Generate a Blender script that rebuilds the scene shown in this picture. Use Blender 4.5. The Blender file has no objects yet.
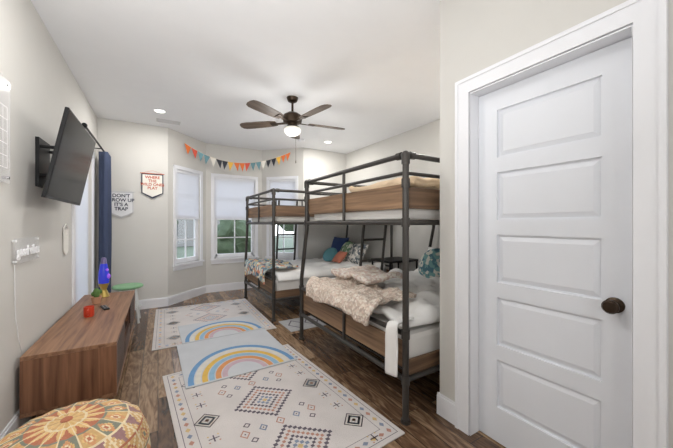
import bpy, bmesh, math, random
from mathutils import Vector, Matrix, noise
random.seed(4)
S=bpy.context.scene
COL=S.collection
try:
    S.view_settings.view_transform='Standard'
    S.view_settings.look='None'
except Exception: pass

# ---------------------------------------------------------------- materials
def srgb(r,g,b):
    f=lambda c:(c/255/12.92) if c/255<=0.04045 else ((c/255+0.055)/1.055)**2.4
    return (f(r),f(g),f(b),1)
def mat(name,col,rough=0.6,metal=0.0,bump=0.0,bscale=60,var=0.0,vscale=6,emit=0,coat=0,spec=None,ior=None):
    m=bpy.data.materials.new(name); m.use_nodes=True
    nt=m.node_tree; N=nt.nodes; L=nt.links; b=N['Principled BSDF']
    c=srgb(*col)
    b.inputs['Base Color'].default_value=c
    b.inputs['Roughness'].default_value=rough
    b.inputs['Metallic'].default_value=metal
    if spec is not None: b.inputs['Specular IOR Level'].default_value=spec
    if ior: b.inputs['IOR'].default_value=ior
    if coat: b.inputs['Coat Weight'].default_value=coat
    if emit:
        b.inputs['Emission Color'].default_value=c
        b.inputs['Emission Strength'].default_value=emit
    tc=N.new('ShaderNodeTexCoord')
    nz=N.new('ShaderNodeTexNoise'); nz.inputs['Scale'].default_value=vscale; nz.inputs['Detail'].default_value=4
    L.new(tc.outputs['Object'],nz.inputs['Vector'])
    mx=N.new('ShaderNodeMix'); mx.data_type='RGBA'
    v=max(var,0.02)
    mx.inputs['A'].default_value=tuple(min(1,x*(1+v)) for x in c[:3])+(1,)
    mx.inputs['B'].default_value=tuple(x*(1-v) for x in c[:3])+(1,)
    L.new(nz.outputs['Fac'],mx.inputs['Factor']); L.new(mx.outputs['Result'],b.inputs['Base Color'])
    if bump:
        n2=N.new('ShaderNodeTexNoise'); n2.inputs['Scale'].default_value=bscale; n2.inputs['Detail'].default_value=3
        L.new(tc.outputs['Object'],n2.inputs['Vector'])
        bp=N.new('ShaderNodeBump'); bp.inputs['Strength'].default_value=bump; bp.inputs['Distance'].default_value=0.01
        L.new(n2.outputs['Fac'],bp.inputs['Height']); L.new(bp.outputs['Normal'],b.inputs['Normal'])
    return m
def patchmat(name,cols,scale=9,rough=.95,bump=.4):
    """patterned quilt: voronoi cells in several colours"""
    m=bpy.data.materials.new(name); m.use_nodes=True
    nt=m.node_tree; N=nt.nodes; L=nt.links; b=N['Principled BSDF']; b.inputs['Roughness'].default_value=rough
    tc=N.new('ShaderNodeTexCoord'); vo=N.new('ShaderNodeTexVoronoi'); vo.inputs['Scale'].default_value=scale
    L.new(tc.outputs['Object'],vo.inputs['Vector'])
    sp=N.new('ShaderNodeSeparateColor'); L.new(vo.outputs['Color'],sp.inputs[0])
    cr=N.new('ShaderNodeValToRGB'); cr.color_ramp.interpolation='CONSTANT'; e=cr.color_ramp.elements
    e[0].position=0; e[0].color=srgb(*cols[0]); e[1].position=1/len(cols); e[1].color=srgb(*cols[1])
    for i,c in enumerate(cols[2:],2): q=e.new(i/len(cols)); q.color=srgb(*c)
    L.new(sp.outputs[0],cr.inputs[0]); L.new(cr.outputs[0],b.inputs['Base Color'])
    bp=N.new('ShaderNodeBump'); bp.inputs['Strength'].default_value=bump; bp.inputs['Distance'].default_value=.01; L.new(vo.outputs['Distance'],bp.inputs['Height']); L.new(bp.outputs['Normal'],b.inputs['Normal'])
    return m
def woodmat(name,dark,light,axis='Y',scale=1.0,rough=0.45):
    m=bpy.data.materials.new(name); m.use_nodes=True
    nt=m.node_tree; N=nt.nodes; L=nt.links; b=N['Principled BSDF']; b.inputs['Roughness'].default_value=rough
    tc=N.new('ShaderNodeTexCoord'); mp=N.new('ShaderNodeMapping')
    sc={'X':(1.2,22,22),'Y':(22,1.2,22),'Z':(22,22,1.2)}[axis]
    mp.inputs['Scale'].default_value=tuple(s*scale for s in sc)
    L.new(tc.outputs['Object'],mp.inputs['Vector'])
    nz=N.new('ShaderNodeTexNoise'); nz.inputs['Scale'].default_value=1.6; nz.inputs['Detail'].default_value=6; nz.inputs['Distortion'].default_value=0.6
    L.new(mp.outputs['Vector'],nz.inputs['Vector'])
    cr=N.new('ShaderNodeValToRGB'); cr.color_ramp.elements[0].position=0.3; cr.color_ramp.elements[1].position=0.72
    cr.color_ramp.elements[0].color=srgb(*dark); cr.color_ramp.elements[1].color=srgb(*light)
    L.new(nz.outputs['Fac'],cr.inputs['Fac']); L.new(cr.outputs['Color'],b.inputs['Base Color'])
    return m
def floormat():
    m=bpy.data.materials.new('hardwood_floor'); m.use_nodes=True
    nt=m.node_tree; N=nt.nodes; L=nt.links; b=N['Principled BSDF']
    tc=N.new('ShaderNodeTexCoord'); mp=N.new('ShaderNodeMapping'); mp.inputs['Rotation'].default_value=(0,0,math.pi/2)
    L.new(tc.outputs['Object'],mp.inputs['Vector'])
    br=N.new('ShaderNodeTexBrick'); br.offset=0.37; br.inputs['Scale'].default_value=1
    br.inputs['Brick Width'].default_value=1.05; br.inputs['Row Height'].default_value=0.118
    br.inputs['Mortar Size'].default_value=0.002; br.inputs['Mortar Smooth'].default_value=0.2; br.inputs['Bias'].default_value=0
    br.inputs['Color1'].default_value=(0,0,0,1); br.inputs['Color2'].default_value=(1,1,1,1); br.inputs['Mortar'].default_value=(0,0,0,1)
    L.new(mp.outputs['Vector'],br.inputs['Vector'])
    mp2=N.new('ShaderNodeMapping'); mp2.inputs['Scale'].default_value=(14,2.2,1); L.new(tc.outputs['Object'],mp2.inputs['Vector'])
    add=N.new('ShaderNodeVectorMath'); add.operation='MULTIPLY_ADD'; add.inputs[1].default_value=(9,9,9); L.new(br.outputs['Color'],add.inputs[0]); L.new(mp2.outputs['Vector'],add.inputs[2])
    nz=N.new('ShaderNodeTexNoise'); nz.inputs['Scale'].default_value=1.3; nz.inputs['Detail'].default_value=8; nz.inputs['Distortion'].default_value=2.6
    L.new(add.outputs[0],nz.inputs['Vector'])
    mth=N.new('ShaderNodeMath'); mth.operation='MULTIPLY_ADD'; mth.inputs[1].default_value=0.38
    L.new(br.outputs['Color'],mth.inputs[0]); 
    m3=N.new('ShaderNodeMath'); m3.operation='MULTIPLY'; m3.inputs[1].default_value=0.95; L.new(nz.outputs['Fac'],m3.inputs[0])
    L.new(m3.outputs[0],mth.inputs[2])
    cr=N.new('ShaderNodeValToRGB'); e=cr.color_ramp.elements
    e[0].position=0.34; e[0].color=srgb(54,39,30); e[1].position=0.92; e[1].color=srgb(164,136,108)
    x=cr.color_ramp.elements.new(0.62); x.color=srgb(104,79,60)
    L.new(mth.outputs[0],cr.inputs['Fac'])
    mx=N.new('ShaderNodeMix'); mx.data_type='RGBA'; mx.inputs['B'].default_value=srgb(34,24,18)
    L.new(br.outputs['Fac'],mx.inputs['Factor']); L.new(cr.outputs['Color'],mx.inputs['A']); L.new(mx.outputs['Result'],b.inputs['Base Color'])
    b.inputs['Roughness'].default_value=0.26
    bp=N.new('ShaderNodeBump'); bp.inputs['Strength'].default_value=0.15; bp.inputs['Distance'].default_value=0.004
    L.new(nz.outputs['Fac'],bp.inputs['Height']); L.new(bp.outputs['Normal'],b.inputs['Normal'])
    return m
M_wall=mat('wall_paint',(214,212,207),0.85,bump=0.05,bscale=200)
M_ceil=mat('ceiling_paint',(242,243,245),0.9)
M_trim=mat('white_trim',(238,239,243),0.4)
M_door=mat('door_paint',(232,235,241),0.4)
M_pipe=mat('gunmetal_pipe',(72,69,66),0.42,0.5)
M_black=mat('black_plastic',(18,18,20),0.45,spec=.3)
M_screen=mat('tv_screen',(20,21,24),0.18,spec=.5,ior=1.12)
M_bronze=mat('dark_bronze',(66,54,44),0.35,0.8)
M_chrome=mat('brushed_steel',(190,190,192),0.25,1.0)
M_white=mat('white_bedding',(240,239,237),0.9,bump=0.3,bscale=25)
M_sheet=mat('mattress_fabric',(228,226,222),0.9)
M_walnut=woodmat('walnut',(104,70,50),(164,124,94),'Y',1.0)
M_walnut_z=woodmat('walnut_end',(96,62,44),(152,108,80),'Z',1.0)
M_walnut_d=woodmat('walnut_dark',(56,36,26),(92,62,44),'Y',1.0)
M_plank=woodmat('bunk_plank',(98,74,54),(160,128,98),'Y',0.8,0.6)
M_plank_x=woodmat('bunk_plank_x',(84,64,48),(138,108,82),'X',0.8,0.6)
M_blade=woodmat('fan_blade',(66,54,44),(112,94,78),'X',1.0,0.5)
M_floor=floormat()
M_navy=mat('navy_curtain',(66,76,102),0.9,var=0.2)
def glassmat():
    m=bpy.data.materials.new('window_glass'); m.use_nodes=True; N=m.node_tree.nodes; L=m.node_tree.links
    o=N['Material Output']; N.remove(N['Principled BSDF'])
    t=N.new('ShaderNodeBsdfTransparent'); g=N.new('ShaderNodeBsdfGlossy'); g.inputs['Roughness'].default_value=0.02
    f=N.new('ShaderNodeFresnel'); f.inputs[0].default_value=1.15; x=N.new('ShaderNodeMixShader'); L.new(f.outputs[0],x.inputs[0]); L.new(t.outputs[0],x.inputs[1]); L.new(g.outputs[0],x.inputs[2]); L.new(x.outputs[0],o.inputs[0])
    return m
M_glass=glassmat()
def shademat():
    m=bpy.data.materials.new('roller_shade_fabric'); m.use_nodes=True; N=m.node_tree.nodes; L=m.node_tree.links
    o=N['Material Output']; b=N['Principled BSDF']; b.inputs['Base Color'].default_value=srgb(240,241,244); b.inputs['Roughness'].default_value=0.9
    t=N.new('ShaderNodeBsdfTranslucent'); t.inputs['Color'].default_value=srgb(243,244,250); x=N.new('ShaderNodeMixShader'); x.inputs[0].default_value=0.45
    L.new(b.outputs[0],x.inputs[1]); L.new(t.outputs[0],x.inputs[2]); L.new(x.outputs[0],o.inputs[0]); return m
M_shade=shademat()
def acrylicmat():
    m=bpy.data.materials.new('clear_acrylic'); m.use_nodes=True; N=m.node_tree.nodes; L=m.node_tree.links
    o=N['Material Output']; b=N['Principled BSDF']; b.inputs['Base Color'].default_value=srgb(245,245,248); b.inputs['Roughness'].default_value=0.1
    t=N.new('ShaderNodeBsdfTransparent'); x=N.new('ShaderNodeMixShader'); x.inputs[0].default_value=0.78
    L.new(b.outputs[0],x.inputs[1]); L.new(t.outputs[0],x.inputs[2]); L.new(x.outputs[0],o.inputs[0]); return m
M_acryl=acrylicmat()
def C(name,*c,**k): return mat(name,c,k.pop('rough',0.85),**k)

# ---------------------------------------------------------------- builder
class B:
    def __init__(s): s.bm=bmesh.new()
    def box(s,x0,x1,y0,y1,z0,z1,M=None):
        vs=[Vector(p) for p in ((x0,y0,z0),(x1,y0,z0),(x1,y1,z0),(x0,y1,z0),(x0,y0,z1),(x1,y0,z1),(x1,y1,z1),(x0,y1,z1))]
        if M is not None: vs=[M@v for v in vs]
        v=[s.bm.verts.new(p) for p in vs]
        for f in ((0,3,2,1),(4,5,6,7),(0,1,5,4),(1,2,6,5),(2,3,7,6),(3,0,4,7)): s.bm.faces.new([v[i] for i in f])
        return s
    def tube(s,p0,p1,r,r2=None,n=14):
        p0=Vector(p0);p1=Vector(p1); r2=r if r2 is None else r2
        d=(p1-p0).normalized(); a=d.orthogonal().normalized(); b=d.cross(a)
        A=[];Bv=[]
        for i in range(n):
            t=2*math.pi*i/n; o=a*math.cos(t)+b*math.sin(t)
            A.append(s.bm.verts.new(p0+o*r)); Bv.append(s.bm.verts.new(p1+o*r2))
        for i in range(n):
            j=(i+1)%n; s.bm.faces.new((A[i],A[j],Bv[j],Bv[i]))
        s.bm.faces.new(A[::-1]); s.bm.faces.new(Bv)
        return s
    def path(s,pts,r,n=12):
        pts=[Vector(p) for p in pts]
        for a,b in zip(pts,pts[1:]): s.tube(a,b,r,n=n)
        for p in pts[1:-1]: s.ball(p,r,seg=n)
        return s
    def ball(s,c,r,sc=(1,1,1),seg=12):
        M=Matrix.Translation(Vector(c))@Matrix.Diagonal((r*sc[0],r*sc[1],r*sc[2],1))
        bmesh.ops.create_uvsphere(s.bm,u_segments=seg,v_segments=max(6,seg//2+2),radius=1,matrix=M); return s
    def lathe(s,prof,c=(0,0,0),n=32,M=None,midx=None):
        rings=[]
        for r,z in prof:
            ring=[]
            for i in range(n):
                t=2*math.pi*i/n; p=Vector((c[0]+r*math.cos(t),c[1]+r*math.sin(t),c[2]+z))
                if M is not None: p=M@p
                ring.append(s.bm.verts.new(p))
            rings.append(ring)
        for k,(a,b) in enumerate(zip(rings,rings[1:])):
            for i in range(n):
                j=(i+1)%n; f=s.bm.faces.new((a[i],a[j],b[j],b[i]))
                if midx: f.material_index=midx(k,i)
        s.bm.faces.new(rings[0][::-1]); s.bm.faces.new(rings[-1])
        return s
    def poly(s,pts,th=0.0):
        v=[s.bm.verts.new(Vector(p)) for p in pts]; s.bm.faces.new(v); return s
    def done(s,name,m,parent=None,smooth=False,bevel=0,loc=None,solid=0,sub=0):
        me=bpy.data.meshes.new(name); bmesh.ops.recalc_face_normals(s.bm,faces=s.bm.faces[:]); s.bm.to_mesh(me); s.bm.free()
        o=bpy.data.objects.new(name,me); COL.objects.link(o)
        for mm in (m if isinstance(m,list) else [m]): me.materials.append(mm)
        if smooth:
            for p in me.polygons: p.use_smooth=True
            try:
                me.set_sharp_from_angle(angle=math.radians(40))
            except Exception: pass
        if solid:
            k=o.modifiers.new('s','SOLIDIFY'); k.thickness=solid; k.offset=0
        if bevel:
            k=o.modifiers.new('b','BEVEL'); k.width=bevel; k.segments=2; k.limit_method='ANGLE'
        if sub:
            k=o.modifiers.new('u','SUBSURF'); k.levels=sub; k.render_levels=sub
        if parent: o.parent=parent
        if loc: o.location=loc
        return o
def empty(name,loc=(0,0,0),rz=0):
    o=bpy.data.objects.new(name,None); COL.objects.link(o); o.location=loc; o.rotation_euler=(0,0,rz); o.empty_display_size=0.1; return o
def text(name,body,size,m,parent,loc,rot,ext=0.001,ls=0.85):
    c=bpy.data.curves.new(name,'FONT'); c.body=body; c.size=size; c.align_x='CENTER'; c.align_y='CENTER'; c.extrude=ext; c.space_line=ls; c.offset=size*0.02
    o=bpy.data.objects.new(name,c); COL.objects.link(o); c.materials.append(m); o.location=loc; o.rotation_euler=rot; o.parent=parent; return o

# ---------------------------------------------------------------- room shell
H=2.74; TH=0.13
P=[(-.72,-1.3),(-.72,5.22),(.13,5.22),(.75,5.85),(1.79,5.85),(2.41,5.22),(3.40,5.22),(3.40,1.32),(1.60,1.32),(1.60,-1.3)]
def frame(p0,p1):
    a=Vector((p0[0],p0[1],0)); d=Vector((p1[0]-p0[0],p1[1]-p0[1],0)); L=d.length; d.normalize(); n=Vector((-d.y,d.x,0))
    M=Matrix(((d.x,n.x,0,a.x),(d.y,n.y,0,a.y),(0,0,1,0),(0,0,0,1))); return M,L
def wall(name,p0,p1,ops=(),ext=(0,0)):
    M,L=frame(p0,p1); b=B(); s=-ext[0]
    for (s0,s1,z0,z1) in sorted(ops):
        b.box(s,s0,0,TH,0,H,M)
        if z0>0: b.box(s0,s1,0,TH,0,z0,M)
        b.box(s0,s1,0,TH,z1,H,M); s=s1
    b.box(s,L+ext[1],0,TH,0,H,M)
    return b.done(name,M_wall)
def base(name,p0,p1,skip=(),ext=(0,0)):
    M,L=frame(p0,p1); b=B(); s=-ext[0]
    segs=[]
    for s0,s1 in skip: segs.append((s,s0)); s=s1
    segs.append((s,L+ext[1]))
    for a,c in segs:
        b.box(a,c,-0.014,-0.0005,0.0005,0.125,M); b.box(a,c,-0.009,-0.0005,0.125,0.14,M)
    return b.done(name,M_trim)
WZ0,WZ1=0.62,2.14
names=['left','back_left','bay_left','bay_center','bay_right','back_right','right','return','entry']
bl=math.hypot(.62,.63)
WW=0.56; w0=(bl-WW)/2
ops={'bay_left':[(w0,w0+WW,WZ0,WZ1)],'bay_center':[(0.14,0.90,WZ0,WZ1)],'bay_right':[(w0,w0+WW,WZ0,WZ1)],
     'left':[(5.18,6.10,0.02,2.10)],'entry':[(0.23,0.933,0.0,2.04)]}
skips={'left':[(5.09,6.19)],'entry':[(0.135,1.03)]}
for i,n in enumerate(names):
    p0,p1=P[i],P[i+1]
    wall('wall_'+n,p0,p1,ops.get(n,()),(0,-TH) if n=='return' else (0,0))
    base('baseboard_'+n,p0,p1,skips.get(n,()),(0.014,0) if n=='entry' else (0,0))
wall('wall_rear',P[9],P[0])
b=B(); b.box(-1.0,3.7,-1.6,6.1,-0.12,0); fl=b.done('floor',M_floor)
b=B(); b.box(-1.0,3.7,-1.6,6.1,H,H+0.12); b.done('ceiling',M_ceil)

def window(name,p0,p1,s0,s1,z0,z1,shade_z,grid=True):
    M,L=frame(p0,p1); E=empty(name)
    b=B(); c=0.055
    b.box(s0-c,s0+.002,-0.018,-.0005,z0-.03,z1+c,M); b.box(s1-.002,s1+c,-0.018,-.0005,z0-.03,z1+c,M)
    b.box(s0-c,s1+c,-0.02,-.0005,z1-.002,z1+c,M)
    b.box(s0-c-.01,s1+c+.01,-0.045,0.03,z0-.03,z0,M); b.box(s0-c,s1+c,-0.018,-.0005,z0-.10,z0-.03,M)
    b.done('casing',M_trim,E)
    b=B(); f=0.03; zm=(z0+z1)/2
    b.box(s0,s0+f,.03,.09,z0,z1,M); b.box(s1-f,s1,.03,.09,z0,z1,M); b.box(s0,s1,.03,.09,z0,z0+f,M); b.box(s0,s1,.03,.09,z1-f,z1,M)
    b.box(s0+f,s1-f,.04,.08,zm-.025,zm+.025,M)
    b.box(s0+f,s0+f+.03,.04,.08,z0+f,zm,M); b.box(s1-f-.03,s1-f,.04,.08,z0+f,zm,M); b.box(s0+f,s1-f,.04,.08,z0+f,z0+f+.045,M)
    if grid:
        sm=(s0+s1)/2; b.box(sm-.009,sm+.009,.05,.07,z0+f,z1-f,M)
        for zz in ((z0+zm)/2,(z1+zm)/2): b.box(s0+f,s1-f,.05,.07,zz-.009,zz+.009,M)
    b.done('sash',M_trim,E)
    b=B(); b.box(s0+f,s1-f,.058,.062,z0+f,z1-f,M); b.done('glass',M_glass,E)
    b=B(); b.box(s0+.006,s1-.006,.012,.015,shade_z,z1-.04,M); b.done('roller_shade',M_shade,E)
    b=B(); b.box(s0+.006,s1-.006,.006,.022,shade_z-.02,shade_z,M); b.box(s0+.004,s1-.004,.001,.028,z1-.05,z1-.002,M); b.done('shade_rail',M_trim,E)
    return E
window('window_1',P[2],P[3],w0,w0+WW,WZ0,WZ1,1.36)
window('window_2',P[3],P[4],0.14,0.90,WZ0,WZ1,1.36)
window('window_3',P[4],P[5],w0,w0+WW,WZ0,WZ1,1.36)

# glass door on the left wall (beside curtain)
M_,L_=frame(P[0],P[1]); E=empty('door_2'); b=B()
s0,s1=5.18,6.10
b.box(s0-.085,s0,-.02,-.0005,0.001,2.185,M_); b.box(s1,s1+.085,-.02,-.0005,0.001,2.185,M_); b.box(s0,s1,-.02,-.0005,2.10,2.185,M_)
b.box(s0,s0+.13,.03,.07,.022,2.098,M_); b.box(s1-.13,s1,.03,.07,.022,2.098,M_); b.box(s0+.13,s1-.13,.03,.07,.022,.28,M_); b.box(s0+.13,s1-.13,.03,.07,1.97,2.098,M_)
b.done('leaf_and_casing',M_trim,E)
b=B(); b.box(s0+.13,s1-.13,.048,.052,.28,1.97,M_); b.done('glass',M_glass,E)
b=B(); b.box(s0+.12,s1-.12,.02,.024,.3,2.0,M_); b.done('shade',M_shade,E)

# five-panel door
E=empty('door_1'); X0=1.668; y0,y1=.392,1.086; b=B()
b.box(X0+.014,X0+.036,y0,y1,.008,2.03)
st=.112; b.box(X0,X0+.015,y0,y0+st,.008,2.03); b.box(X0,X0+.015,y1-st,y1,.008,2.03)
nP=5; top=.115; bot=.20; ra=.085; ph=(2.022-top-bot-ra*4)/5
z=.008+bot; b.box(X0,X0+.015,y0+st,y1-st,.008,z)
for i in range(5):
    pz0,pz1=z,z+ph
    z=pz1; zt=2.03 if i==4 else z+ra
    b.box(X0,X0+.015,y0+st,y1-st,z,zt); z=zt
    a=.010; c=.034
    ya,yb=y0+st+a,y1-st-a; q=[(X0+.0138,ya,pz0+a),(X0+.0138,yb,pz0+a),(X0+.0138,yb,pz1-a),(X0+.0138,ya,pz1-a)]
    r=[(X0+.005,ya+c-.012,pz0+c),(X0+.005,yb-c+.012,pz0+c),(X0+.005,yb-c+.012,pz1-c),(X0+.005,ya+c-.012,pz1-c)]
    Q=[b.bm.verts.new(p) for p in q]; R=[b.bm.verts.new(p) for p in r]
    b.bm.faces.new(R)
    for k in range(4): b.bm.faces.new((Q[k],Q[(k+1)%4],R[(k+1)%4],R[k]))
b.done('leaf',M_door,E)
Rx=Matrix.Translation((X0,.462,.914))@Matrix.Rotation(-math.pi/2,4,'Y')
b=B(); b.lathe([(.001,0),(.033,0.0),(.033,.006),(.028,.010),(.012,.012),(.011,.032),(.02,.036),(.028,.045),(.029,.056),(.022,.066),(.001,.068)],n=32,M=Rx); b.done('knob',M_bronze,E,smooth=True)
b=B()
for zz in (.22,1.02,1.82): b.tube((X0-.004,y1+.002,zz-.04),(X0-.004,y1+.002,zz+.04),.005)
b.done('hinges',M_trim,E)
b=B(); XF=1.58
def cas(a0,a1,c0,c1): b.box(XF,1.5995,a0,a1,c0,c1); 
cas(1.095,1.165,.001,2.115); cas(.315,.385,.001,2.115); cas(.385,1.095,2.045,2.115)
b.box(XF-.006,1.5995,1.165,1.185,.001,2.135); b.box(XF-.006,1.5995,.295,.315,.001,2.135); b.box(XF-.006,1.5995,.315,1.165,2.115,2.135)
b.box(1.585,1.728,1.0875,1.0895,.001,2.04); b.box(1.585,1.728,.3875,.3895,.001,2.04); b.box(1.585,1.728,.3895,1.0875,2.033,2.0395)
b.box(X0+.040,X0+.05,.3895,.41,.001,2.033); b.box(X0+.040,X0+.05,1.07,1.0875,.001,2.033)
b.done('trim_1',M_trim)

# ---------------------------------------------------------------- bunk beds
def cloth(name,x0,x1,y0,y1,z,drop,m,parent,amp=.012,seed=0,res=.035,r=.04,thick=.02,hem=.0,freq=5,wav=.012,edge=0):
    sx0,sx1,sy0,sy1=x0-drop[0],x1+drop[1],y0-drop[2],y1+drop[3]
    nx=max(4,int((sx1-sx0)/res)); ny=max(4,int((sy1-sy0)/res)); bm=bmesh.new(); G=[]
    def over(t):
        if t<=0: return 0,0
        a=min(t/r,math.pi/2); return r*math.sin(a), r*(1-math.cos(a))+max(0,t-r*math.pi/2)
    for i in range(nx+1):
        row=[]
        for j in range(ny+1):
            fx=sx0+(sx1-sx0)*i/nx; fy=sy0+(sy1-sy0)*j/ny
            if edge:
                if drop[2]==0: fy+=edge*noise.noise(Vector((fx*3,seed,1)))*(1-j/ny)
                if drop[3]==0: fy+=edge*noise.noise(Vector((fx*3,seed,7)))*(j/ny)
                if drop[1]==0: fx+=edge*noise.noise(Vector((seed,fy*3,5)))*(i/nx)
            h=noise.noise(Vector((fx*1.7,fy*1.7,seed+9)))*hem
            dx=max(x0-fx,fx-x1,0); dy=max(y0-fy,fy-y1,0)
            if fx>x1 and drop[1]==0: dx=0
            if (fy<y0 and drop[2]==0) or (fy>y1 and drop[3]==0): dy=0
            dx=dx*(1+h) ; dy=dy*(1+h)
            ox,zx=over(dx); oy,zy=over(dy)
            X=fx if dx==0 else min(max(fx,x0),x1)+(-ox if fx<x0 else ox); Y=fy if dy==0 else min(max(fy,y0),y1)+(-oy if fy<y0 else oy)
            n=noise.noise(Vector((fx*freq,fy*freq,seed)))+.5*noise.noise(Vector((fx*freq*2.3,fy*freq*2.3,seed+3)))
            rid=1-abs(noise.noise(Vector((fx*freq*.8+3,fy*freq*1.3,seed+6))))*2
            Z=z-max(zx,zy)+amp*(n+.45*max(rid,0)**3)*(1 if max(zx,zy)<.03 else .2)
            if zx>.03: X+=(-1 if fx<x0 else 1)*wav*(.5+.5*math.sin(fy*38+seed+2*n))*min(1,zx/.1)
            if zy>.03: Y+=(-1 if fy<y0 else 1)*wav*(.5+.5*math.sin(fx*38+seed+2*n))*min(1,zy/.1)
            row.append(bm.verts.new((X,Y,Z)))
        G.append(row)
    for i in range(nx):
        for j in range(ny): bm.faces.new((G[i][j],G[i+1][j],G[i+1][j+1],G[i][j+1]))
    me=bpy.data.meshes.new(name); bm.to_mesh(me); bm.free(); o=bpy.data.objects.new(name,me); COL.objects.link(o); me.materials.append(m)
    for p in me.polygons: p.use_smooth=True
    k=o.modifiers.new('sm','SMOOTH'); k.factor=.5; k.iterations=2
    k=o.modifiers.new('s','SOLIDIFY'); k.thickness=thick; k.offset=0
    if parent: o.parent=parent
    return o
def pillow(name,m,parent,loc,w,h,t,rot,rnd=False):
    bm=bmesh.new(); n=14
    for sgn in (1,-1):
        G=[]
        for i in range(n+1):
            row=[]
            for j in range(n+1):
                u=-1+2*i/n; v=-1+2*j/n
                if rnd:
                    X=u*math.sqrt(1-v*v/2); Y=v*math.sqrt(1-u*u/2); rr=min(1,X*X+Y*Y); zz=(1-rr)**.5
                else:
                    X=u*(1-.06*(1-v*v)); Y=v*(1-.06*(1-u*u)); zz=((1-u**2)*(1-v**2))**.4
                row.append(bm.verts.new((X*w/2,Y*h/2,sgn*zz*t/2)))
            G.append(row)
        for i in range(n):
            for j in range(n):
                q=(G[i][j],G[i+1][j],G[i+1][j+1],G[i][j+1]); bm.faces.new(q if sgn>0 else q[::-1])
    bmesh.ops.remove_doubles(bm,verts=bm.verts[:],dist=.0005)
    me=bpy.data.meshes.new(name); bm.to_mesh(me); bm.free(); o=bpy.data.objects.new(name,me); COL.objects.link(o); me.materials.append(m)
    for p in me.polygons: p.use_smooth=True
    o.location=loc; o.rotation_euler=rot
    if parent: o.parent=parent
    return o
def bunk(X0,X1,Y0,Yu,Yl,ladder):
    E=empty('bunk_bed'); R=.021; r=.013; T=1.70; ZB=1.27
    b=B()
    for X in (X0,X1):
        b.tube((X,Y0,0.001),(X,Y0,T),R); b.ball((X,Y0,T),R*1.25)
        b.path([(X,Yu,T),(X,Yu,ZB-.06),(X,Yl,.66),(X,Yl,.001)],R); b.ball((X,Yu,T),R*1.25)
        for y in (Y0,Yl): b.tube((X,y,.001),(X,y,.02),R*1.5)
        for y,zs in ((Y0,(.27,.56,ZB,1.52,T-.03)),(Yu,(ZB,1.52,T-.03)),(Yl,(.27,.56))):
            for zz in zs: b.tube((X,y,zz-.028),(X,y,zz+.028),R*1.3)
        b.tube((X,Y0,T),(X,Yu,T),R*.85); b.tube((X,Y0,1.585),(X,Yu,1.585),r); b.tube((X,Y0,ZB),(X,Yu,ZB),R*.85)
        b.tube((X,Y0,.56),(X,Yl,.56),R*.8); b.tube((X,Y0,.27),(X,Yl,.27),R*.85)
        ym=(Y0+Yu)/2; b.tube((X,ym,ZB),(X,ym,T),r); b.tube((X,ym,.27),(X,ym,.56),r)
        for y in (Y0,Yu): b.tube((X,y+(.035 if y==Y0 else -.035),T),(X,y+(.075 if y==Y0 else -.075),T),R*1.15)
    for y in (Y0,Yu):
        for zz,rr in ((T,R*.85),(1.585,r),(ZB,R*.85)): b.tube((X0,y,zz),(X1,y,zz),rr)
        for k in (.25,.5,.75):
            x=X0+(X1-X0)*k; b.tube((x,y,ZB),(x,y,T),r)
        b.tube((X0+.035,y,T),(X0+.075,y,T),R*1.15)
    for y in (Y0,Yl): b.tube((X0,y,.27),(X1,y,.27),R*.85)
    nS=12
    for i in range(nS):
        x=X0+.08+(X1-X0-.16)*i/(nS-1)
        b.box(x-.018,x+.018,Y0,Yu,ZB+.006,ZB+.014); b.box(x-.018,x+.018,Y0,Yl,.276,.284)
    b.tube(((X0+X1)/2,(Y0+Yl)/2,.001),((X0+X1)/2,(Y0+Yl)/2,.27),r)
    la,lb=ladder; dy=.10
    def lp(t,x): return (x,Yu+.02+(Yl+dy-Yu)*(1-t),.016+(T-.034)*t)
    for x in (la,lb): b.tube(lp(0,x),lp(1,x),.018)
    for t in (.15,.31,.47,.63,.79): b.tube(lp(t,la),lp(t,lb),.015)
    b.done('pipe_frame',M_pipe,E,smooth=True)
    b=B()
    for X,s in ((X0,-1),(X1,1)):
        xa,xb=(X-.009,X+.009)
        b.box(xa+s*-.02,xb+s*-.02,Y0+.022,Yu-.022,1.36,1.52); b.box(xa-s*.02,xb-s*.02,Y0+.022,Yl-.022,.33,.50)
    b.done('end_planks',M_plank,E,bevel=.003)
    b=B()
    for y,s in ((Y0,1),(Yu,-1)): b.box(X0+.03,X1-.03,y+s*.012,y+s*.03,1.36,1.50)
    for y,s in ((Y0,1),(Yl,-1)): b.box(X0+.03,X1-.03,y+s*.012,y+s*.03,.275,.38)
    b.done('side_planks',M_plank_x,E,bevel=.003)
    b=B(); b.box(X0+.05,X1-.05,Y0+.045,Yu-.045,ZB+.015,ZB+.16); b.done('upper_mattress',M_sheet,E,bevel=.04)
    b=B(); b.box(X0+.05,X1-.05,Y0+.045,Yl-.045,.286,.53); b.done('lower_mattress',M_sheet,E,bevel=.04)
    return E
B1=bunk(1.345,3.30,1.375,2.83,2.96,(2.15,2.5))
B2=bunk(1.285,3.30,3.70,5.02,5.12,(1.85,2.2))
cloth('lower_duvet',1.45,3.2,1.46,2.86,.60,(.03,.0,.06,.08),M_white,B1,amp=.085,seed=2,freq=3.6,thick=.035,r=.03)
cloth('upper_duvet',1.44,3.2,1.46,2.74,1.475,(.03,0,.03,.03),M_white,B1,amp=.03,seed=5,freq=3.6,thick=.03)
cloth('lower_duvet',1.38,3.2,3.77,5.03,.57,(.03,0,.10,.08),M_white,B2,amp=.06,seed=8,freq=3.6,thick=.035,r=.03)
cloth('upper_duvet',1.38,3.2,3.79,4.93,1.47,(.03,0,.03,.03),M_white,B2,amp=.02,seed=11,freq=3.2,thick=.03)
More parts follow.
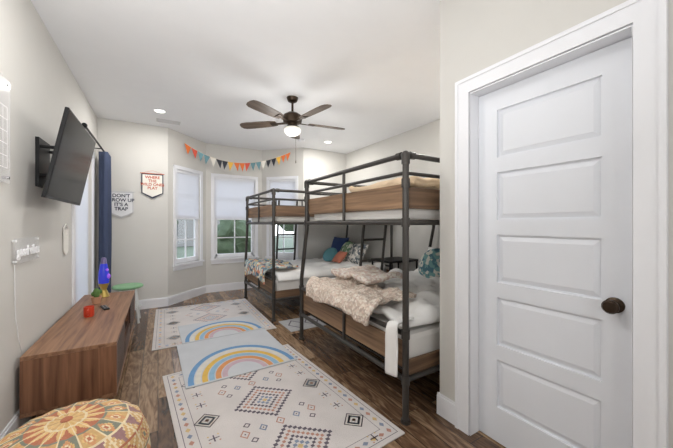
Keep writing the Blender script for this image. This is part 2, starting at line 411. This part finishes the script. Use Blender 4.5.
cloth('hanging_sheet',1.318,1.46,1.405,1.50,.62,(.24,0,0,0),M_white,B1,amp=.02,seed=51,freq=5,thick=.01,r=.02,hem=.8,wav=.02,res=.016,edge=.05)
# bedding layers
M_knit=patchmat('beige_knit',[(226,214,200),(208,188,172),(236,226,214),(198,180,166),(222,202,188)],60,bump=.6)
cloth('knit_throw',1.315,1.78,1.66,2.74,.67,(.15,.0,.0,.0),M_knit,None,amp=.055,seed=21,freq=5,thick=.025,r=.03,hem=.7,wav=.02,res=.02,edge=.14)
M_plaid=patchmat('blush_quilt',[(236,226,218),(220,198,186),(240,234,224),(212,192,182),(234,220,206)],40,bump=.2)
cloth('folded_blanket',1.60,2.02,2.12,2.70,.75,(.03,.03,.03,.03),M_plaid,None,amp=.045,seed=77,freq=4,thick=.045,r=.04,res=.03,edge=.1)
M_throw2=patchmat('colour_throw_fabric',[(112,140,152),(196,200,192),(84,104,124),(214,196,150),(150,168,172),(206,140,112),(222,220,212)],26,bump=.2)
cloth('patterned_throw',1.255,1.72,3.86,4.90,.65,(.22,0,0,0),M_throw2,None,amp=.045,seed=31,freq=5,thick=.022,r=.03,hem=.8,wav=.02,res=.025,edge=.10)
M_tan=mat('tan_quilt',(214,190,160),0.95,bump=.4,var=.12,vscale=10)
cloth('folded_quilt',1.75,2.45,1.70,2.55,1.61,(.05,.05,.05,.05),M_tan,None,amp=.045,seed=41,freq=4,thick=.05,r=.04,edge=.1)
pillow('throw_pillow',C('pillow_blue',52,74,124),None,(2.98,4.84,.80),.44,.44,.16,(math.radians(70),0,math.radians(-80)))
pillow('throw_pillow',patchmat('pillow_green',[(110,150,118),(226,226,214),(150,178,140)],30),None,(2.90,4.45,.77),.40,.40,.15,(math.radians(65),0,math.radians(-95)),True)
pillow('throw_pillow',patchmat('pillow_grey',[(176,176,172),(96,104,112),(226,222,214)],26),None,(2.84,4.04,.77),.42,.38,.14,(math.radians(60),0,math.radians(-88)))
pillow('throw_pillow',C('pillow_rust',196,122,98),None,(2.64,4.26,.70),.24,.24,.12,(math.radians(45),0,math.radians(-90)))
pillow('throw_pillow',C('pillow_teal2',104,160,170),None,(2.66,4.62,.71),.30,.30,.13,(math.radians(50),0,math.radians(-70)),True)
pillow('sleeping_pillow',M_white,None,(3.14,4.60,.72),.62,.40,.16,(math.radians(68),0,math.radians(-90)))
pillow('sleeping_pillow',M_white,None,(3.10,1.85,.76),.62,.42,.16,(math.radians(62),0,math.radians(-90)))
pillow('sleeping_pillow',M_white,None,(3.10,2.52,.76),.62,.42,.16,(math.radians(62),0,math.radians(-90)))
pillow('throw_pillow',patchmat('pillow_teal',[(120,164,164),(214,214,204),(86,126,140)],24),None,(2.85,2.45,.78),.42,.42,.16,(math.radians(60),0,math.radians(-90)),True)
pillow('sleeping_pillow',M_white,None,(3.08,2.1,1.64),.62,.42,.15,(math.radians(62),0,math.radians(-90)))
pillow('sleeping_pillow',M_white,None,(3.08,4.3,1.64),.62,.42,.15,(math.radians(62),0,math.radians(-90)))
# black nightstand between bunks
E=empty('nightstand'); b=B()
b.box(2.80,3.36,3.17,3.60,.70,.73); b.box(2.80,3.36,3.17,3.60,.30,.32)
for x in (2.815,3.345):
    for y in (3.185,3.585): b.tube((x,y,.001),(x,y,.70),.014)
b.done('frame_and_shelves',M_black,E)

# ---------------------------------------------------------------- ceiling fan
FX,FY=1.35,3.23; E=empty('ceiling_fan',(FX,FY,0)); b=B()
b.lathe([(.02,2.68),(.055,2.70),(.068,2.7395)],n=28); b.tube((0,0,2.55),(0,0,2.70),.013)
b.lathe([(.02,2.575),(.06,2.56),(.105,2.53),(.115,2.49),(.105,2.45),(.06,2.43),(.055,2.415),(.075,2.40),(.08,2.385)],n=36)
b.done('motor_housing',M_bronze,E,smooth=True)
for k in range(5):
    a=math.radians(208+72*k); Mr=Matrix.Rotation(a,4,'Z')@Matrix.Translation((0,0,2.455))@Matrix.Rotation(math.radians(11),4,'X')
    b=B(); out=[]
    prof=[(.20,.045),(.26,.058),(.40,.066),(.55,.070),(.62,.066),(.655,.05),(.67,.02)]
    pts=[(x,w) for x,w in prof]+[(x,-w) for x,w in prof[::-1]]
    tv=[b.bm.verts.new((x,y,.004)) for x,y in pts]; bv=[b.bm.verts.new((x,y,-.004)) for x,y in pts]
    b.bm.faces.new(tv); b.bm.faces.new(bv[::-1])
    for i in range(len(pts)):
        j=(i+1)%len(pts); b.bm.faces.new((tv[i],bv[i],bv[j],tv[j]))
    o=b.done('blade_%d'%(k+1),M_blade,E); o.matrix_local=Mr
    b=B(); b.box(.08,.27,-.016,.016,-.012,-.004); b.box(.20,.27,-.035,.035,-.012,-.004); o=b.done('blade_iron_%d'%(k+1),M_bronze,E); o.matrix_local=Mr
M_bowl=mat('frosted_bowl',(244,240,230),0.4,emit=.3)
b=B(); b.lathe([(.088,2.385),(.10,2.365),(.095,2.34),(.07,2.31),(.035,2.295),(.002,2.29)],n=32); b.done('light_bowl',M_bowl,E,smooth=True)
b=B(); b.tube((.03,-.03,2.0),(.03,-.03,2.36),.0022,n=6); b.lathe([(.002,0),(.007,.006),(.005,.03),(.002,.035)],(.03,-.03,1.97),n=10); b.done('pull_chain',M_bronze,E)

# recessed lights + vent
M_led=mat('led_disc',(255,250,240),0.5,emit=6)
def can(x,y,pw=13):
    E=empty('recessed_light',(x,y,H)); b=B(); b.lathe([(.058,-.002),(.062,-.007),(.085,-.004),(.088,-.0005),(.056,-.0005)],n=32); b.done('ring',M_trim,E,smooth=True)
    b=B(); b.lathe([(.001,-.003),(.057,-.003),(.057,-.001),(.001,-.001)],n=28); b.done('lens',M_led,E)
    l=bpy.data.lights.new('can_lamp','AREA'); l.shape='DISK'; l.size=.11; l.energy=pw; l.color=(1,.975,.94); o=bpy.data.objects.new('can_lamp',l); COL.objects.link(o); o.parent=E; o.location=(0,0,-.012)
for x,y in ((.02,4.5),(2.62,4.63),(.02,1.9),(2.62,1.95)): can(x,y)
E=empty('ceiling_vent',(.13,4.9,H)); b=B(); b.box(-.15,.15,-.075,.075,-.006,-.0005)
for i in range(6): b.box(-.13,.13,-.06+i*.022,-.052+i*.022,-.012,-.006)
b.done('grille',mat('vent_white',(215,215,215),.5),E)
E=empty('smoke_detector',(2.15,4.75,H)); b=B(); b.lathe([(.03,-.035),(.055,-.03),(.065,-.012),(.065,-.0005)],n=28); b.done('body',M_trim,E,smooth=True)

# ---------------------------------------------------------------- bunting
E=empty('pennant_bunting')
pA=Vector((.37,5.41,2.585)); pB=Vector((2.21,5.38,2.66)); cols=[(226,120,60),(238,190,84),(60,62,70),(240,236,226),(110,150,160),(214,90,70)]
cm=[mat('felt_%d'%i,c,.9) for i,c in enumerate(cols)]
def sag(t):
    p=pA.lerp(pB,t); p.z-=.27*4*t*(1-t)*(1+.3*(.5-t)); return p
b=B(); b.path([sag(i/24) for i in range(25)],.003,n=6); b.done('string',C('cord',230,220,200),E)
fb=[B() for _ in cols]; nf=19
for i in range(nf):
    t=(i+.5)/nf; p=sag(t-.027); q=sag(t+.027); m=(p+q)/2-Vector((0,.0,.155)); rr=Vector((.02*math.sin(i*1.7),.025*math.sin(i*2.1),0)); m=m+rr; off=Vector((0,.004*(i%2),0))
    fb[(i*5+i//3)%6].poly([p+off,q+off,m+off])
for i,x in enumerate(fb): x.done('flags_%d'%(i+1),cm[i],E,solid=.002)

# ---------------------------------------------------------------- wall banners
def banner(name,xc,zt,w,h,edge,body,ms,size,rows,off=0):
    E=empty(name,(xc,5.205,zt)); pt=h*.22
    def shp(s,y):
        a=w/2*s; d=h*.04*(1 if s<1 else 0)
        return [(-a,y,-d),(a,y,-d),(a,y,-(h-pt)+d*.3),(0,y,-h+d*1.6),(-a,y,-(h-pt)+d*.3)]
    b=B(); b.poly(shp(1,0)); b.done('border',edge,E,solid=.003)
    b=B(); b.poly(shp(.90,-.003)); b.done('field',body,E,solid=.002)
    b=B(); b.tube((-w/2-.015,0.0,.004),(w/2+.015,0,.004),.005); b.path([(-w/2,0,.005),(0,.008,.05),(w/2,0,.005)],.0015,n=6); b.done('dowel',ms,E)
    for k,(s,m) in enumerate(rows): text('text_%d'%(k+1),s,size,m,E,(0,-.006,-h*.15-k*size*.95),(math.pi/2,0,0))
M_cream=C('banner_cream',240,236,226); M_nvy=C('ink_navy',44,50,74); M_or=C('felt_orange',206,112,70); M_rd=C('ink_red',196,84,52); M_wt=C('banner_white',232,232,234); M_gy=C('banner_grey',206,206,208)
banner('wall_banner',-.45,1.72,.29,.38,M_gy,M_wt,M_gy,.066,[("DON'T",M_nvy),('GROW UP',M_nvy),("IT'S A",M_nvy),('TRAP',M_nvy)])
banner('wall_banner',-.07,2.01,.28,.37,M_nvy,M_cream,M_or,.056,[('WHERE',M_rd),('THE',M_rd),('WILD ONES',M_rd),('PLAY',M_rd)])

# ---------------------------------------------------------------- TV
E=empty('television',(0,0,0)); 
yA,yB=2.45,3.38; bot=Vector((-.585,0,1.42)); topv=Vector((-.475,0,1.99)); hgt=(topv-bot).length
zax=(topv-bot).normalized(); yax=Vector((0,1,0)); xax=yax.cross(zax).normalized()
MT=Matrix(((xax.x,0,zax.x,bot.x),(xax.y,1,zax.y,yA),(xax.z,0,zax.z,bot.z),(0,0,0,1)))
W=yB-yA
b=B(); b.box(-.022,0,0,W,0,hgt,MT); b.box(-.05,-.022,.12,W-.12,.04,hgt*.62,MT); b.done('housing',M_black,E,bevel=.004)
b=B(); b.box(0,.0012,.012,W-.012,.018,hgt-.012,MT); b.done('screen',M_screen,E)
b=B(); yc=(yA+yB)/2
b.box(-.7195,-.70,yc-.12,yc+.12,1.52,1.86)
for y in (yc-.1,yc+.1): b.tube((-.705,y,1.80),(-.56,y,1.80),.012); b.tube((-.705,y,1.6),(-.60,y,1.6),.012)
b.box(-.075,-.05,W/2-.13,W/2+.13,.10,.42,MT); b.done('wall_mount',M_black,E)

# ---------------------------------------------------------------- curtain
E=empty('curtain'); bm=bmesh.new(); G=[]; n=70
for i in range(n+1):
    t=i/n; y=4.82+.33*t; x=-.605+.05*math.sin(t*2*math.pi*5.5)
    G.append([bm.verts.new((x+.004*math.sin(z*3+i),y,z)) for z in [.03+2.17*k/12 for k in range(13)]])
for i in range(n):
    for k in range(12): bm.faces.new((G[i][k],G[i+1][k],G[i+1][k+1],G[i][k+1]))
me=bpy.data.meshes.new('panel'); bm.to_mesh(me); bm.free(); o=bpy.data.objects.new('panel',me); COL.objects.link(o); me.materials.append(M_navy); o.parent=E
for p in me.polygons: p.use_smooth=True
o.modifiers.new('s','SOLIDIFY').thickness=.003
b=B(); b.tube((-.615,3.75,2.225),(-.615,5.17,2.225),.011); b.ball((-.615,5.18,2.225),.024); b.ball((-.615,3.74,2.225),.024)
for y in (3.85,4.8): b.tube((-.7195,y,2.225),(-.615,y,2.225),.007)
b.done('curtain_rod',M_black,E)

# ---------------------------------------------------------------- dresser / TV console
E=empty('media_console'); x0,x1,y0,y1=-.695,-.235,2.44,4.22; zt=.477; zb=.115; b=B()
b.box(x0,x1,y0,y1,zt-.025,zt); b.box(x0,x1-.0,y0,y1,zb,zb+.025); b.box(x0,x0+.01,y0+.02,y1-.02,zb+.02,zt-.02)
b.done('top_and_base',M_walnut,E,bevel=.003)
b=B(); b.box(x0,x1,y0,y0+.025,zb+.025,zt-.025); b.box(x0,x1,y1-.025,y1,zb+.025,zt-.025); b.box(x0,x1-.02,y0+.60,y0+.62,zb+.02,zt-.02); b.box(x0,x1-.02,y1-.62,y1-.60,zb+.02,zt-.02)
b.done('side_panels',M_walnut_z,E,bevel=.002)
b=B()
for a,c in ((y0+.035,y0+.595),(y1-.595,y1-.035)):
    for k in range(16):
        ya=a+(c-a)*k/16; b.box(x1-.018,x1-.003,ya+.003,ya+(c-a)/16-.003,zb+.03,zt-.03)
b.box(x1-.018,x1-.003,y0+.63,y1-.63,zb+.03,zb+.155); b.box(x0+.01,x1-.02,y0+.62,y1-.62,zb+.16,zb+.175)
b.done('slatted_doors',M_walnut_d,E)
b=B()
for y in (y0+.16,y1-.16):
    for x,s in ((x0+.06,-1),(x1-.06,1)): b.tube((x,y,zb),(x+s*.02,y,.001),.02,.012)
b.done('legs',M_walnut_z,E,smooth=True)
# lava lamp
E=empty('lava_lamp',(-.50,4.02,zt+.0005)); b=B(); b.lathe([(.05,0),(.052,.005),(.028,.07),(.026,.08),(.045,.135),(.045,.145),(.001,.145)],n=28); b.done('base',mat('lamp_gold',(196,170,96),.3,.7),E,smooth=True)
b=B(); b.lathe([(.045,.145),(.05,.19),(.046,.26),(.032,.345),(.028,.355)],n=28); b.done('globe',mat('lamp_blue',(50,60,190),.15,emit=.35),E,smooth=True)
b=B(); b.lathe([(.029,.355),(.022,.41),(.015,.42),(.001,.42)],n=24); b.done('cap',mat('lamp_gold_cap',(120,110,150),.3,.7),E,smooth=True)
b=B(); b.ball((.042,-.02,.22),.02,(1,1,1.4)); b.ball((.03,-.025,.29),.015); b.done('wax',mat('wax_purple',(150,90,220),.3,emit=.4),E,smooth=True)
# potted cactus
E=empty('potted_cactus',(-.52,3.72,zt+.0005)); b=B(); b.lathe([(.032,0),(.042,.06),(.044,.065),(.036,.065),(.034,.055),(.001,.055)],n=24); b.done('pot',C('terracotta',196,150,120),E,smooth=True)
b=B(); b.ball((0,0,.10),.03,(1,1,1.7)); b.ball((.03,.01,.11),.014,(1,1,1.6)); b.ball((-.028,-.005,.095),.013,(1,1,1.6)); b.done('cactus',C('cactus_green',86,120,62,bump=.6),E,smooth=True)
# red mug
E=empty('red_mug',(-.50,3.22,zt+.0005)); b=B(); b.lathe([(.032,0),(.036,.01),(.036,.085),(.031,.085),(.031,.012),(.001,.012)],n=24)
b.path([(0,-.034,.07),(0,-.058,.06),(0,-.058,.03),(0,-.034,.02)],.005,n=8); b.done('cup',C('mug_red',206,66,40,rough=.4),E,smooth=True)
E=empty('remote_control',(-.42,3.45,zt+.0005),.3); b=B(); b.box(-.022,.022,-.08,.08,0,.016); b.done('body',M_black,E,bevel=.005)
b=B(); [b.tube((x,y,.016),(x,y,.019),.005,n=8) for x in (-.01,.01) for y in (-.05,-.025,0,.025,.05)]; b.done('buttons',C('grey_btn',150,150,150),E)

# green stool
E=empty('green_stool',(-.33,4.62,0)); b=B(); b.lathe([(.001,.44),(.15,.44),(.165,.45),(.168,.465),(.155,.478),(.001,.48)],n=32); b.done('seat',C('stool_green',132,176,134,rough=.5),E,smooth=True)
b=B()
for k in range(4):
    a=math.pi/4+k*math.pi/2; b.tube((.11*math.cos(a),.11*math.sin(a),.44),(.17*math.cos(a),.17*math.sin(a),.001),.013)
b.lathe([(.145,.2),(.15,.2),(.15,.21),(.145,.21)],n=28); b.done('legs',C('stool_white',222,224,222,rough=.4),E,smooth=True)
# ---------------------------------------------------------------- wall decor on left
E=empty('neon_sign',(-.718,2.6,1.10)); b=B(); b.box(.012,.016,-.20,.20,-.075,.075); b.done('backing',M_acryl,E)
text('letters','good vibes',.085,mat('neon_white',(250,250,252),.4),E,(.022,0,-.005),(math.pi/2,0,math.pi/2),ext=.003)
b=B(); [b.tube((0.0005,y,z),(.02,y,z),.006,n=10) for y in (-.185,.185) for z in (-.06,.06)]
b.path([(.006,-.17,-.075),(.006,-.165,-.25),(.006,-.15,-.40),(.006,-.10,-.55),(.006,-.06,-.62)],.0025,n=6); b.done('standoffs_and_cable',C('cable_white',228,228,228),E)
E=empty('acrylic_calendar',(-.718,2.1,1.76)); b=B(); b.box(.018,.022,-.22,.22,-.28,.28); b.done('sheet',M_acryl,E)
b=B(); [b.tube((0.0005,y,z),(.028,y,z),.008,n=12) for y in (-.19,.19) for z in (-.25,.25)]; b.done('standoffs',M_chrome,E)
b=B()
for k in range(6): b.box(.0222,.0226,-.18,.18,-.2+.065*k,-.198+.065*k)
for k in range(8): b.box(.0222,.0226,-.18+.0514*k,-.178+.0514*k,-.2,.126)
b.done('grid_lines',C('grid_white',250,250,250),E)
E=empty('macrame_hanging',(-.716,3.54,1.22)); b=B()
hx=[(.006,.085*math.sin(math.pi/3*k),.07*math.cos(math.pi/3*k)-.03) for k in range(7)]; b.path(hx,.005,n=8)
for k in range(13):
    y=-.07+.14*k/12; b.tube((.006,y,-.06),(.006,y*.9,-.24+.5*abs(y)),.0045,n=6)
b.poly([(.006,-.07,-.07),(.006,.07,-.07),(.006,.06,-.01),(.006,-.06,-.01)]); b.done('knotted_cord',C('macrame',236,234,228,bump=.5),E)

# ---------------------------------------------------------------- rugs
def rug(name,cx,cy,w,l,rz,base_m,z=0.001,th=.008):
    E=empty(name,(cx,cy,z),rz); b=B(); b.box(-w/2,w/2,-l/2,l/2,0,th); b.done('pile',base_m,E,bevel=.003); return E
def ring(b,cx,cy,rx,ry,k,z):
    o=[(cx+rx,cy),(cx,cy+ry),(cx-rx,cy),(cx,cy-ry)]; i=[(cx+(x-cx)*k,cy+(y-cy)*k) for x,y in o]
    for a in range(4):
        c=(a+1)%4; b.poly([(o[a][0],o[a][1],z),(o[c][0],o[c][1],z),(i[c][0],i[c][1],z),(i[a][0],i[a][1],z)])
def dia(b,cx,cy,rx,ry,z): b.poly([(cx+rx,cy,z),(cx,cy+ry,z),(cx-rx,cy,z),(cx,cy-ry,z)])
def rect(b,x0,x1,y0,y1,z): b.poly([(x0,y0,z),(x1,y0,z),(x1,y1,z),(x0,y1,z)])
def stepring(b,cx,cy,r,z,n,t):
    """stepped (pixel) diamond outline"""
    u=2*r/n
    for i in range(n):
        k=n//2-abs(i-n//2)
        if k==0: rect(b,cx-u*t,cx+u*t,cy-r+i*u,cy-r+(i+1)*u,z); continue
        for s in (-1,1): rect(b,cx+s*k*u-u*t,cx+s*k*u+u*t,cy-r+i*u,cy-r+(i+1)*u,z)
M_rug=mat('rug_cream',(212,206,203),.95,bump=.5,bscale=150,var=.14,vscale=5)
def rugset(p,cs): return [mat(p+'_%d'%i,c,.95,var=.3,vscale=26) for i,c in enumerate(cs)]
RA=rugset('rug_ink',[(100,92,102),(184,138,122),(132,142,162),(206,178,128)])
RB=rugset('rug_pale',[(136,128,138),(204,160,144),(150,168,192),(218,194,140)])
def tribal(E,w,l,nk,ms):
    z=.0087; a=B(); c=B(); d=B(); g=B(); sp=l/nk
    R=min(.21,sp*.42)
    for k in range(nk):
        cy=-l/2+sp*(k+.5)
        stepring(a,0,cy,R,z,19,.55); stepring(c,0,cy,R*.74,z,15,.45); stepring(a,0,cy,R*.50,z,11,.5); stepring(d,0,cy,R*.26,z,5,.5); dia(g,0,cy,.02,.02,z)
        for s in (-1,1):
            for q in (-1,1):
                x=s*w*.34; ring(a,x,cy,.080,.080,.88,z); ring(d,x,cy,.055,.055,.65,z); dia(c,x,cy,.016,.016,z)
                yy=cy+q*sp*.36
                rect(a,x-.004,x+.004,yy-.03,yy+.03,z); rect(a,x-.03,x+.03,yy-.004,yy+.004,z)
                for u in (-1,1): dia(g,x+u*.028,yy+.028,.007,.007,z); dia(c,x+u*.028,yy-.028,.007,.007,z)
                ring(a,s*w*.17,yy,.025,.025,.6,z)
    for k in range(1,nk):
        cy=-l/2+sp*k
        for j,x in enumerate((-.20*w,-.10*w,0,.10*w,.20*w)):
            (ring(d,x,cy,.028,.036,.6,z) if j%2 else ring(c,x,cy,.032,.042,.7,z))
            dia(a,x,cy,.006,.008,z)
    m=.03
    for off,tt in ((0,.004),(.075,.003)):
        mm=m+off
        for s in (-1,1):
            xx=s*(w/2-mm); rect(a,min(xx,xx-s*tt),max(xx,xx-s*tt),-l/2+mm,l/2-mm,z); yy=s*(l/2-mm); rect(a,-w/2+mm,w/2-mm,min(yy,yy-s*tt),max(yy,yy-s*tt),z)
    cyc=(c,d,g)
    for s in (-1,1):
        n=int(l/.065)
        for i in range(n):
            y=-l/2+m+.04+(l-2*m-.08)*i/(n-1); dia(cyc[i%3],s*(w/2-m-.037),y,.016,.022,z)
        n=int(w/.065)
        for i in range(1,n-1):
            x=-w/2+m+.04+(w-2*m-.08)*i/(n-1); dia(cyc[i%3],x,s*(l/2-m-.037),.022,.016,z)
    for bb,nm,mm in ((a,'charcoal_motifs',ms[0]),(c,'rust_motifs',ms[1]),(d,'blue_motifs',ms[2]),(g,'ochre_motifs',ms[3])): bb.done(nm,mm,E)
E=rug('area_rug',.65,2.06,1.13,1.60,math.radians(4),M_rug); tribal(E,1.13,1.60,3,RA)
E=rug('area_rug',.60,4.24,1.28,1.62,math.radians(-1),M_rug); tribal(E,1.28,1.62,3,RB)
E=rug('area_rug',1.80,3.42,.95,.42,0,mat('rug_grey',(176,176,178),.95,bump=.5,var=.2,vscale=14)); 
b=B(); [ring(b,-.33+.22*k,0,.10,.16,.8,.0087) for k in range(4)]; b.done('lattice',RA[0],E)
M_mat=mat('play_mat',(198,201,205),.95,bump=.4,bscale=120,var=.08)
rc=[mat('rb_%d'%i,c,.95,var=.15,vscale=20) for i,c in enumerate([(108,150,192),(214,210,200),(222,182,92),(146,182,206),(214,150,98),(196,170,180)])]
def rainbow(E,w,h,by):
    n=28; z=.0087
    for i in range(6):
        b=B(); r1=1-i*.115; r0=r1-.095
        for k in range(n):
            t0=math.pi*k/n; t1=math.pi*(k+1)/n
            b.poly([(w*r1*math.cos(t0),by+h*r1*math.sin(t0),z),(w*r1*math.cos(t1),by+h*r1*math.sin(t1),z),(w*r0*math.cos(t1),by+h*r0*math.sin(t1),z),(w*r0*math.cos(t0),by+h*r0*math.sin(t0),z)])
        b.done('arc_%d'%(i+1),rc[i],E)
E=rug('rainbow_mat',.63,2.97,.92,.94,math.radians(1),M_mat,z=.0105); rainbow(E,.44,.58,-.45)
E=rug('rainbow_mat',.65,3.76,.88,.62,math.radians(1),M_mat,z=.0105); rainbow(E,.41,.50,-.29)

# ---------------------------------------------------------------- pouf
PC=[(214,176,122),(234,216,180),(190,120,92),(226,190,132),(136,138,122),(214,156,112),(164,126,124)]
pm=[mat('pouf_%d'%i,c,.92,bump=.7,bscale=120,var=.22,vscale=70) for i,c in enumerate(PC)]
ctrl=[(.001,0),(.20,0),(.26,.03),(.295,.10),(.305,.18),(.298,.26),(.27,.325),(.215,.365),(.14,.388),(.06,.398),(.002,.400)]
prof=[]
for (r0_,z0_),(r1_,z1_) in zip(ctrl,ctrl[1:]):
    m_=max(1,int(math.hypot(r1_-r0_,z1_-z0_)/.009))
    for i in range(m_): prof.append((r0_+(r1_-r0_)*i/m_,z0_+(z1_-z0_)*i/m_))
prof.append(ctrl[-1]); NR=len(prof); NS=192
def pidx(k,i):
    q=NR-2-k; w12=i%12; tri=abs(w12-5.5); W2=(i//12)%2
    if i%12==0: return 1
    if q<2: return 2
    if q<6: return 3 if W2 else 0
    if q<7: return 1
    if q<13: return (2 if tri<(q-6)*.8 else 3)
    if q<14: return 4
    if q<22:
        s=tri+abs(q-17.5)*.9
        return 2 if s<1.3 else 1 if s<2.3 else 5 if s<3.8 else 3 if s<4.6 else (0 if W2 else 4)
    if q<23: return 1
    if q<29: return 6 if tri<(29-q)*.7 else (0 if (q+i)%3 else 1)
    if q<30: return 2
    if q<38:
        s=tri+abs(q-33.5)*.9
        return 4 if s<1.2 else 3 if s<2.6 else 2 if s<3.4 else (1 if (q+i)%4<1 else 0)
    if q<39: return 4
    if q<44: return 5 if tri<(q-38) else 1
    return (3 if (i//12+q//4)%2 else 2) if (q+i)%5 else 1
b=B(); b.lathe(prof,n=NS,midx=pidx)
for v in b.bm.verts:
    a=math.atan2(v.co.y,v.co.x); rr=math.hypot(v.co.x,v.co.y); g=abs(math.cos(a*8)); k=1-.012*(1-g); v.co.x*=k; v.co.y*=k; v.co.z+=.004*(g-1)*(rr>.03)
E=empty('pouf_ottoman',(-.335,1.68,.006)); o=b.done('cushion',pm,E,smooth=True); o.scale=(1,1,1.04)
b=B(); b.lathe([(.001,.413),(.018,.413),(.020,.419),(.012,.424),(.001,.425)],n=20); b.done('button',pm[2],E,smooth=True)

# ---------------------------------------------------------------- outside
b=B(); b.box(-30,30,6.6,50,-1.0,-.8); b.box(-30,-1.3,-20,6.6,-1.0,-.8); b.done('lawn',C('grass',104,112,92,var=.3,vscale=2))
b=B(); b.box(-25,25,15.6,18.4,-.79,-.74); b.done('road',C('asphalt',130,130,130))
for i,(x,y,h,r) in enumerate([(-5,12.5,4,1.6),(-.6,22.5,4.4,1.6),(2.6,12,2.3,.9),(10,22,4.5,1.8),(9.5,12.5,3.6,1.5),(-9,22,5,2),(-8,3,4,1.8)]):
    E=empty('tree',(x,y,-.799)); b=B(); b.tube((0,0,0),(0,0,h*.6),.12,.07); b.done('trunk',C('bark',92,76,62),E)
    b=B()
    for k in range(10):
        a=k*2.4; b.ball((r*.5*math.cos(a),r*.5*math.sin(a),h*.55+r*.7*((k%4)/3)),r*.55,seg=10)
    for v in b.bm.verts: v.co+=noise.noise_vector(v.co*1.8)*.35
    b.done('foliage',C('leaf_%d'%i,78,90,68,var=.6,vscale=5),E)
E=empty('neighbor_house',(4.5,30,-.78)); b=B(); b.box(-5,5,0,6,0,3.4); b.done('walls',C('siding',150,146,142),E)
b=B(); b.poly([(-5.4,-.4,3.3),(5.4,-.4,3.3),(5.4,3,5.3),(-5.4,3,5.3)]); b.poly([(-5.4,6.4,3.3),(5.4,6.4,3.3),(5.4,3,5.3),(-5.4,3,5.3)]); b.done('roof',C('shingle',96,92,90),E)
b=B(); [b.box(x,x+1,-.02,0,1,2.4) for x in (-4,-1.5,1,3.2)]; b.done('windows',C('dark_glass',60,66,74),E)

# ---------------------------------------------------------------- world & lights
w=bpy.data.worlds.new('sky'); S.world=w; w.use_nodes=True; N=w.node_tree.nodes; L=w.node_tree.links; bg=N['Background']
tc=N.new('ShaderNodeTexCoord'); sp=N.new('ShaderNodeSeparateXYZ'); L.new(tc.outputs['Generated'],sp.inputs[0]); cr=N.new('ShaderNodeValToRGB'); cr.color_ramp.elements[0].position=0.0; cr.color_ramp.elements[0].color=(.92,.96,1,1); cr.color_ramp.elements[1].position=.7; cr.color_ramp.elements[1].color=(.66,.8,1,1)
L.new(sp.outputs[2],cr.inputs[0]); L.new(cr.outputs[0],bg.inputs[0]); bg.inputs[1].default_value=3.0
def light(name,kind,loc,en,**k):
    l=bpy.data.lights.new(name,kind); l.energy=en
    for a,v in k.items():
        if a!='rot': setattr(l,a,v)
    o=bpy.data.objects.new(name,l); COL.objects.link(o); o.location=loc
    if 'rot' in k: o.rotation_euler=k['rot']
    return o
light('rear_fill','AREA',(.3,-1.2,1.5),18,size=1.8,color=(1,.995,.985),rot=(math.radians(95),0,math.radians(6)))  # added fill lamp in front of the rear wall
light('fan_lamp','POINT',(FX,FY,2.16),17,shadow_soft_size=.25,color=(1,.985,.96))
light('ceiling_fill','AREA',(-.2,.6,1.6),24,size=.7,color=(1,.995,.99),rot=(math.radians(140),0,math.radians(-8)))  # added fill aimed up to brighten the ceiling, not a fixture of the room

# ---------------------------------------------------------------- camera
c=bpy.data.cameras.new('camera'); c.sensor_width=36; c.lens=295/673*36; c.clip_start=.02
o=bpy.data.objects.new('camera',c); COL.objects.link(o); o.location=(0,0,1.26); o.rotation_euler=(math.pi/2,0,-math.atan(178.5/295)); S.camera=o
